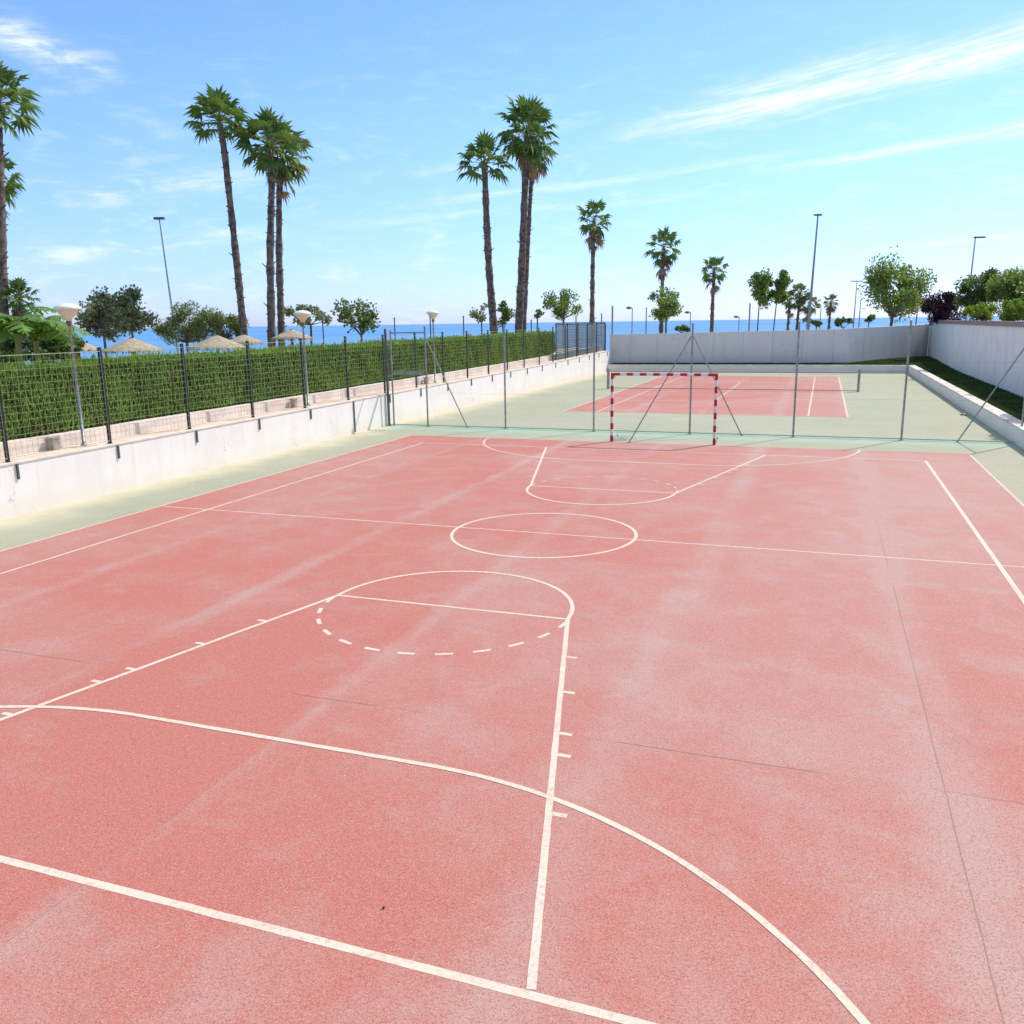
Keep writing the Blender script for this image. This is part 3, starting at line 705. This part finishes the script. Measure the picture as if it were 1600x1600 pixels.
def make_skirt(seed, R=1.2, n=16, nseg=9, length=1.0):
    rnd = random.Random(seed); b = MB()
    for k in range(n):
        e = radians(rnd.uniform(-80, -40)); a = k*2.399; d = Vector((cos(a)*cos(e), sin(a)*cos(e), sin(e))); z = -rnd.random()*length
        c0 = Vector((0, 0, z)); c2 = c0+d*R*.42; b.tube([c0, c2], [.02, .012], 3, False); frond_blade(b, c2, (d+Vector((0, 0, -.8))), R*rnd.uniform(.38, .5), rnd, nseg, .3, 80)
    return b

def make_palm_trunk(pts, r, seed, stubs=110, rt=.68):
    rnd = random.Random(seed); b = MB(); n = 60; P_ = []
    pts = [Vector(p) for p in pts]; Ls = [0]
    for i in range(1, len(pts)): Ls.append(Ls[-1]+(pts[i]-pts[i-1]).length)
    for k in range(n+1):
        s = Ls[-1]*k/n; i = max(j for j in range(len(Ls)) if Ls[j] <= s+1e-9); i = min(i, len(pts)-2)
        f = (s-Ls[i])/(Ls[i+1]-Ls[i]); P_.append(pts[i].lerp(pts[i+1], f))
    # smooth
    for _ in range(6): P_ = [P_[0]]+[(P_[i-1]+P_[i]*2+P_[i+1])/4 for i in range(1, n)]+[P_[-1]]
    rad = [r*(1-(1-rt)*k/n)*(1+.10*rnd.uniform(-1, 1)+.07*sin(k*.9+seed)) for k in range(n+1)]; rad[0] *= 1.3; rad[1] *= 1.15
    b.tube(P_, rad, 12)
    for k in range(stubs):     # old leaf bases sticking out of the bark
        i = rnd.randint(2, n-1); a = rnd.uniform(0, 2*pi); d = Vector((cos(a), sin(a), rnd.uniform(.1, .9))).normalized()
        p = P_[i]+Vector((cos(a), sin(a), 0))*rad[i]*.85; L = rnd.uniform(.04, .13) if rnd.random() > .08 else rnd.uniform(.15, .3); b.tube([p, p+d*L], [.035, .018], 4)
    return b

palm_n = [0]
def palm(line, dist, rpx, wpx, label, group, low=-50, skirt=0, mat_='frond', nf=34, seed=None, skl=1.0):
    """line: direction points from foot to crown centre"""
    palm_n[0] += 1; seed = seed or palm_n[0]
    top = P(*line[-1], dist); pts = [P(*q, dist) for q in line]
    f0, f1 = pts[0], pts[1]; k = (f0.z+.06)/max(.01, (f1.z-f0.z)); foot = f0-(f1-f0)*k; foot.z = -.06
    dd = sqrt(dist*dist)/cos(radians(0)); sc = (top-CAM).length/F; R = rpx*sc*.96; r = wpx*sc/2*.86
    t = empty('palm_tree', foot, label, 'palm tree', group)
    loc = [p-foot for p in [foot]+pts]
    make_palm_trunk(loc, r, seed).build('trunk', M['trunk'], t, True)
    ns = 13 if dist < 60 else 11
    o = make_palm_crown(seed*13, R, nf if dist < 60 else 28, low, ns).build('crown', [M[mat_], M['petiole']], t); o.location = top-foot
    if skirt: o = make_skirt(seed*7, R*.95, skirt, 9, skl*R*.7).build('dead_fronds', M['dead'], t); o.location = top-foot
GP = 'tall fan palms rising behind the hedge'
palm([(6, 500), (3, 400), (-2, 250), (-4, 165)], 36, 57, 17, 'tallest fan palm, cut off by the left edge of the photo', GP, -45)
palm([(-12, 500), (-14, 400), (-12, 285)], 40, 42, 15, 'lower fan palm crown half hidden at the left edge under the tall palm', GP, -60, 10)
palm([(379, 500), (371, 420), (360, 320), (350, 230), (343, 192)], 42, 46, 13.5, 'slender fan palm leaning left, leftmost of the three in the left cluster', GP, -35, nf=36)
palm([(424, 500), (422, 400), (425, 270), (423, 232)], 42, 52, 15, 'straight fan palm with the fullest crown, middle of the left cluster', GP, -50, 0, nf=42)
palm([(439, 500), (436, 400), (436, 300), (443, 246)], 44, 45, 13.5, 'fan palm rightmost of the left cluster with drooping pale fronds', GP, -72, 3, mat_='frond2', nf=40)
palm([(771, 505), (764, 420), (760, 340), (757, 258)], 56, 44, 15, 'shorter leaning fan palm left of the tall central pair', GP, -30, 0, nf=34)
palm([(811, 505), (815, 420), (820, 300), (824, 208)], 59, 50, 15, 'tallest central fan palm with a thick straight trunk and dense crown', GP, -66, 5, nf=50)
palm([(819, 505), (824, 400), (829, 300), (833, 232)], 62, 42, 9, 'thinner fan palm growing close behind the tallest central palm', GP, -65, 6, mat_='frond2', nf=36)
palm([(925, 505), (926, 420), (928, 345)], 72, 31, 9.5, 'lone fan palm with a brown skirt above the slatted screen', GP, -60, 18, nf=30, skl=1.6)
palm([(1033, 515), (1035, 440), (1037, 388)], 76, 31, 8, 'fan palm with a ragged crown rising out of a broadleaf tree', GP, -70, 14, nf=30, skl=1.5)
palm([(1112, 515), (1114, 460), (1116, 424)], 74, 26, 7.5, 'lone small fan palm between the ragged palm and the twin trees', GP, -55, 8, nf=26)
GS = 'small distant palms beyond the end wall'
for line, rp, lb in [([(1231, 512), (1234, 470)], 17, 'first small distant palm right of the twin round trees'), ([(1245, 512), (1250, 460)], 17, 'tallest of the small distant palms'), ([(1262, 512), (1264, 476)], 19, 'brownish small distant palm at the foot of the tallest mast'), ([(1295, 512), (1298, 474)], 14, 'small distant palm standing apart right of the tallest mast')]:
    palm(line, 90, rp, 5, lb, GS, -60, 14, nf=24, mat_='frond2', skl=1.2)
palm([(24, 520), (30, 470)], 36, 30, 13, 'short fan palm low at the left edge above the banana leaves', GP, -50, 8)

# ------------------------------------------------------------------ broadleaf trees
def tree(px, py, rx, ry, dist, label, m, name='tree', cat='tree', leaf=.11, n=2600, clumps=16, group=None, base=-.06, trunk_px=None, seed=1, sparse=.35, trunk=True, low=False, aspect=1.):
    rnd = random.Random(seed*101+5); c = P(px, py, dist); sc = (c-CAM).length/F; RX, RY = rx*sc, ry*sc
    foot = P(trunk_px or px, py, dist); foot.z = base; t = empty(name, foot, label, cat, group); cc = c-foot
    cl = []
    for k in range(clumps):
        while True:
            v = Vector((rnd.uniform(-1, 1), rnd.uniform(-1, 1), rnd.uniform(-1, 1)))
            if .2 < v.length < 1.08: break
        if low: v.z = abs(v.z)*1.0-.3
        cl.append((cc+Vector((v.x*RX*.85, v.y*RX*.75, v.z*RY*.85)), rnd.uniform(.15, .36)*min(RX, RY)*(1+sparse*.3)))
    if trunk:
        b = MB(); fork = Vector((cc.x*.5+rnd.uniform(-.1, .1), cc.y*.5, max(.3, cc.z-RY*.9))); tr = max(.06, RX*.055)
        b.tube([(0, 0, 0), (fork.x*.4, fork.y*.4, fork.z*.5), fork], [tr*1.3, tr, tr*.8], 8)
        for p, r in cl:
            mid = fork.lerp(p, .5)+Vector((rnd.uniform(-.1, .1), rnd.uniform(-.1, .1), -.05))*RX; b.tube([fork, mid, p], [tr*.45, tr*.28, tr*.1], 5)
        b.build('trunk', M['bark'], t, True)
    b = MB(); per = n//clumps
    for p, r in cl:
        for _ in range(per):
            g_ = Vector((rnd.gauss(0, 1), rnd.gauss(0, 1), rnd.gauss(0, .85)))
            if g_.length > 1.9: g_ *= 1.9/g_.length
            q = p+g_*r*.60
            if rnd.random() < .06: q = p+g_*r*.85
            L = leaf*rnd.uniform(.6, 1.35); d = (g_*.35+Vector((rnd.uniform(-1, 1), rnd.uniform(-1, 1), rnd.uniform(-.8, .9)))).normalized()
            s = d.cross(Vector((rnd.uniform(-1, 1), rnd.uniform(-1, 1), rnd.uniform(-1, 1)))).normalized()*L*.38*aspect
            b.face(q, q+d*L*.5+s, q+d*L, q+d*L*.5-s)
    b.build('crown', m, t)
    return t
tree(158, 492, 40, 32, 40, 'dark silvery tree behind the nearest globe lamp', M['olive'], n=3400, clumps=26, seed=2, leaf=.13)
tree(205, 484, 34, 33, 41, 'dark silvery tree above the thatched sunshade at left', M['olive'], n=3000, clumps=24, seed=3, leaf=.13)
tree(292, 508, 46, 27, 44, 'rounded feathery tamarisk left of the leaning palm', M['tamarisk'], n=7000, clumps=20, seed=4, leaf=.16, aspect=.35, sparse=.6)
tree(352, 510, 32, 20, 43, 'smaller feathery tamarisk at the foot of the leaning palm', M['tamarisk'], n=4200, clumps=14, seed=5, leaf=.16, aspect=.35, sparse=.6)
tree(562, 492, 31, 34, 42, 'sparse young tree with a forked crown alone against the sea', M['green_dark'], n=1500, clumps=15, seed=6, leaf=.14)
tree(482, 493, 36, 15, 40, 'thin scrubby tree behind the second globe lamp', M['olive'], n=1000, clumps=12, seed=7, leaf=.13)
tree(752, 490, 18, 15, 62, 'scrubby shrub left of the shorter central palm trunk', M['olive'], n=600, clumps=8, seed=8, leaf=.15)
tree(787, 491, 16, 18, 62, 'scrubby tree between the central palm trunks', M['green_dark'], n=1100, clumps=8, seed=9, leaf=.15)
tree(880, 476, 36, 23, 68, 'bushy round tree between the tall palm pair and the lone palm', M['green_leaf'], n=3000, clumps=20, seed=10, leaf=.16)
tree(838, 490, 10, 8, 64, 'tiny sparse shrub right of the central palm trunks', M['olive'], n=250, clumps=5, seed=11, leaf=.15)
tree(1042, 468, 29, 28, 74, 'light green broadleaf tree wrapped round the ragged palm trunk', M['green_leaf'], n=2600, clumps=18, seed=12, leaf=.19)
tree(1066, 514, 14, 7, 76, 'low rounded shrub on top of the end wall line left', M['green_dark'], 'shrub', 'shrub', n=700, clumps=8, seed=13, leaf=.18, low=True)
tree(1190, 447, 19, 29, 80, 'left one of the twin round trees on dark trunks', M['green_leaf'], n=2800, clumps=16, seed=14, leaf=.2, trunk_px=1186)
tree(1217, 448, 16, 28, 80, 'right one of the twin round trees on dark trunks', M['green_leaf'], n=2400, clumps=14, seed=15, leaf=.2, trunk_px=1210)
tree(1402, 452, 45, 42, 75, 'wide spreading broadleaf tree behind the right end of the end wall', M['green_leaf'], n=6500, clumps=30, seed=16, leaf=.2, trunk_px=1394)
tree(1433, 474, 13, 14, 85, 'small round tree right of the wide spreading tree', M['green_leaf'], n=900, clumps=8, seed=17, leaf=.2)
tree(1320, 505, 16, 8, 85, 'low dark shrub beyond the end wall under the far masts', M['green_dark'], 'shrub', 'shrub', n=1000, clumps=9, seed=18, leaf=.18, low=True)
tree(1275, 506, 7, 6, 88, 'tiny dark shrub between the small distant palms', M['green_dark'], 'shrub', 'shrub', n=300, clumps=5, seed=19, leaf=.18, low=True)
tree(1358, 498, 9, 8, 88, 'tiny dark shrub left of the spreading tree trunk', M['green_dark'], 'shrub', 'shrub', n=350, clumps=5, seed=20, leaf=.18, low=True)
# shrubs on the upper terrace
for px, py, rx, ry, d, lb, mm, nn, lf in [
        (1478, 480, 30, 20, 70, 'plum dark shrub at the left end of the upper terrace', 'purple', 6500, .13),
        (1532, 456, 26, 30, 60, 'tall dark green shrub behind the bright shrubs on the terrace', 'green_dark', 7500, .13),
        (1582, 452, 32, 27, 54, 'mid green bush at the right edge of the photo above the wall', 'green_leaf', 7500, .13),
        (1535, 487, 26, 11, 57, 'bright yellow green low shrub nearest the plum shrub', 'lime', 3500, .10),
        (1585, 485, 34, 14, 49, 'bright yellow green low shrub at the right edge above the coping', 'lime', 5000, .10),
        (1645, 470, 50, 26, 43, 'leafy bush beyond the right edge above the wall', 'green_leaf', 6000, .13),
        (1740, 450, 60, 40, 34, 'broad leafy bush far right above the wall', 'green_leaf', 6000, .13)]:
    tree(px, py, rx, ry, d, lb, M[mm], 'shrub', 'shrub', n=nn, clumps=26, seed=int(px), leaf=lf, base=3.0, low=False, sparse=.8, group='shrubs on the upper terrace')
for yy, zz, sd_ in ((20, 1.0, 61), (24, 1.15, 62), (28, .95, 63), (32, 1.1, 64)):  # unseen shrubs added to throw shade over the grass bed
    rn = random.Random(sd_); t = empty('shrub', (13.1, yy, 3.0), 'unseen leafy shrub added right above the boundary wall to shade the grass bed', 'shrub', 'shrubs on the upper terrace')
    b = MB()
    for _ in range(4200):
        g_ = Vector((rn.gauss(0, .42), rn.gauss(0, 1.05), abs(rn.gauss(.25, .42))))
        if abs(g_.x) > .8 or g_.z > zz: continue
        dd = Vector((rn.uniform(-1, 1), rn.uniform(-1, 1), rn.uniform(-.6, 1))).normalized(); ss = dd.cross(Vector((rn.uniform(-1, 1), rn.uniform(-1, 1), rn.uniform(-1, 1)))).normalized()*.05; b.face(g_, g_+dd*.07+ss, g_+dd*.14, g_+dd*.07-ss)
    b.build('crown', M['green_leaf'], t)
# dark shrubs and banana behind the near hedge
tree(60, 535, 60, 26, 31, 'dark shrubbery behind the hedge at the left edge', M['green_dark'], 'shrub', 'shrub', n=7000, clumps=26, seed=31, leaf=.10, base=.9, low=True)
tree(104, 545, 22, 10, 31, 'brownish low shrub left of the first thatched sunshade', M['tamarisk'], 'shrub', 'shrub', n=1800, clumps=10, seed=32, leaf=.12, base=.9, low=True)
tree(52, 560, 66, 12, 30, 'low dark shrubs just above the hedge at the left edge', M['green_dark'], 'shrub', 'shrub', n=5200, clumps=30, seed=33, leaf=.10, base=1.4, low=True, trunk=False)
def banana(px, py, dist, label, seed, n=12, L=1.7):
    rnd = random.Random(seed); c = P(px, py, dist); foot = Vector((c.x, c.y, .9)); t = empty('banana_plant', foot, label, 'plant', 'banana plants behind the hedge'); H = c.z-foot.z-.35
    b = MB(); b.tube([(0, 0, 0), (0.03, 0, H)], [.11, .07], 8); b.build('stem', M['petiole'], t, True)
    for k in range(n):
        a = k*2.4+rnd.uniform(-.3, .3); e = radians(rnd.uniform(40, 84)); b = MB(); l_ = L*rnd.uniform(.8, 1.15); NS = 26; mid = []
        for j in range(NS+1):
            q = j/NS; x = l_*q*(cos(e)+.35*q); z = H+l_*(q*sin(e)-(.55+.35*cos(e))*q**2.2); mid.append(Vector((cos(a)*x, sin(a)*x, z)))
        sd2 = Vector((-sin(a), cos(a), 0))
        b.tube(mid[::3], [.03, .026, .022, .018, .014, .011, .009, .006, .005][:len(mid[::3])], 4, False)
        for j in range(4, NS):
            q = (j+.5)/NS; wd = .23*L*sin(pi*min(1, .06+q*.94))**.6
            for sg in (-1, 1):   # wind-torn strips of the blade either side of the rib
                w_ = wd*rnd.uniform(.75, 1.05); dz = Vector((0, 0, -w_*rnd.uniform(.15, .75))); ad = (mid[j+1]-mid[j])*rnd.uniform(.2, 1.1)
                b.face(mid[j], mid[j]+sd2*sg*w_+dz+ad*.6, mid[j+1]+sd2*sg*w_*.96+dz+ad*.5, mid[j+1])
        b.build('leaf', M['banana'], t)
banana(22, 500, 26.5, 'banana plant with broad bright leaves nearest the left edge', 3)
banana(52, 512, 27.5, 'banana plant with arching leaves right of the leftmost one', 4, 8)

# thatched sunshades --------------------------------------------------------
def sunshade(px, py, wpx, dist, label, seed):
    rnd = random.Random(seed); c = P(px, py, dist); sc = (c-CAM).length/F; R = wpx*sc/2; t = empty('thatched_sunshade', (c.x, c.y, -.06), label, 'sunshade', 'thatched beach sunshades'); H = c.z+.06
    b = MB(); b.tube([(0, 0, 0), (0, 0, H)], .06, 8); b.build('pole', M['wood'], t, True)
    b = MB(); n = 28; prof = [(0, 0), (.12, -.06), (.45, -.22), (.8, -.40), (1, -.52)]; hh = R*.85
    for j in range(4):
        for k in range(n):
            f = lambda j_, k_: Vector((prof[j_][0]*R*(1+.03*sin(k_*7.1+seed))*cos(2*pi*k_/n), prof[j_][0]*R*(1+.03*sin(k_*7.1+seed))*sin(2*pi*k_/n), H+prof[j_][1]*hh))
            b.face(f(j, k), f(j+1, k), f(j+1, (k+1) % n), f(j, (k+1) % n))
    for k in range(260):   # loose straw round the rim
        a = rnd.uniform(0, 2*pi); r = R*rnd.uniform(.9, 1.0); p = Vector((r*cos(a), r*sin(a), H-.52*hh*r/R+.02)); q = p+Vector((cos(a)*.10, sin(a)*.10, -rnd.uniform(.08, .2))); s = Vector((-sin(a), cos(a), 0))*.02; b.face(p-s, p+s, q)
    b.build('thatch_roof', M['thatch'], t)
sunshade(120, 531, 62, 34, 'thatched sunshade half hidden behind the nearest globe lamp pole', 1)
sunshade(205, 527, 84, 33, 'pale thatched sunshade under the silvery tree', 2)
sunshade(338, 523, 84, 33, 'broad thatched sunshade below the tamarisks', 3)
sunshade(380, 522, 56, 38, 'thatched sunshade at the foot of the leaning palm', 4)
sunshade(455, 514, 60, 38, 'thatched sunshade at the foot of the straight left palms', 5)

# small debris by the right kerb
b = MB(); b.tube([(0, 0, .02), (.12, .05, .03), (.22, .03, .02)], [.03, .045, .02], 6); tag(b.build('dropped_rag', M['black'], loc=(9.35, 31.9, 0)), 'small dark scrap lying on the green surface near the right kerb', 'debris')
b = MB(); b.tube([(0, 0, .006), (.014, .006, .008)], [.005, .007], 5); tag(b.build('pebble', M['black'], loc=(2.0, .38, 0.005)), 'tiny dark pebble on the red court just above the near baseline', 'debris')
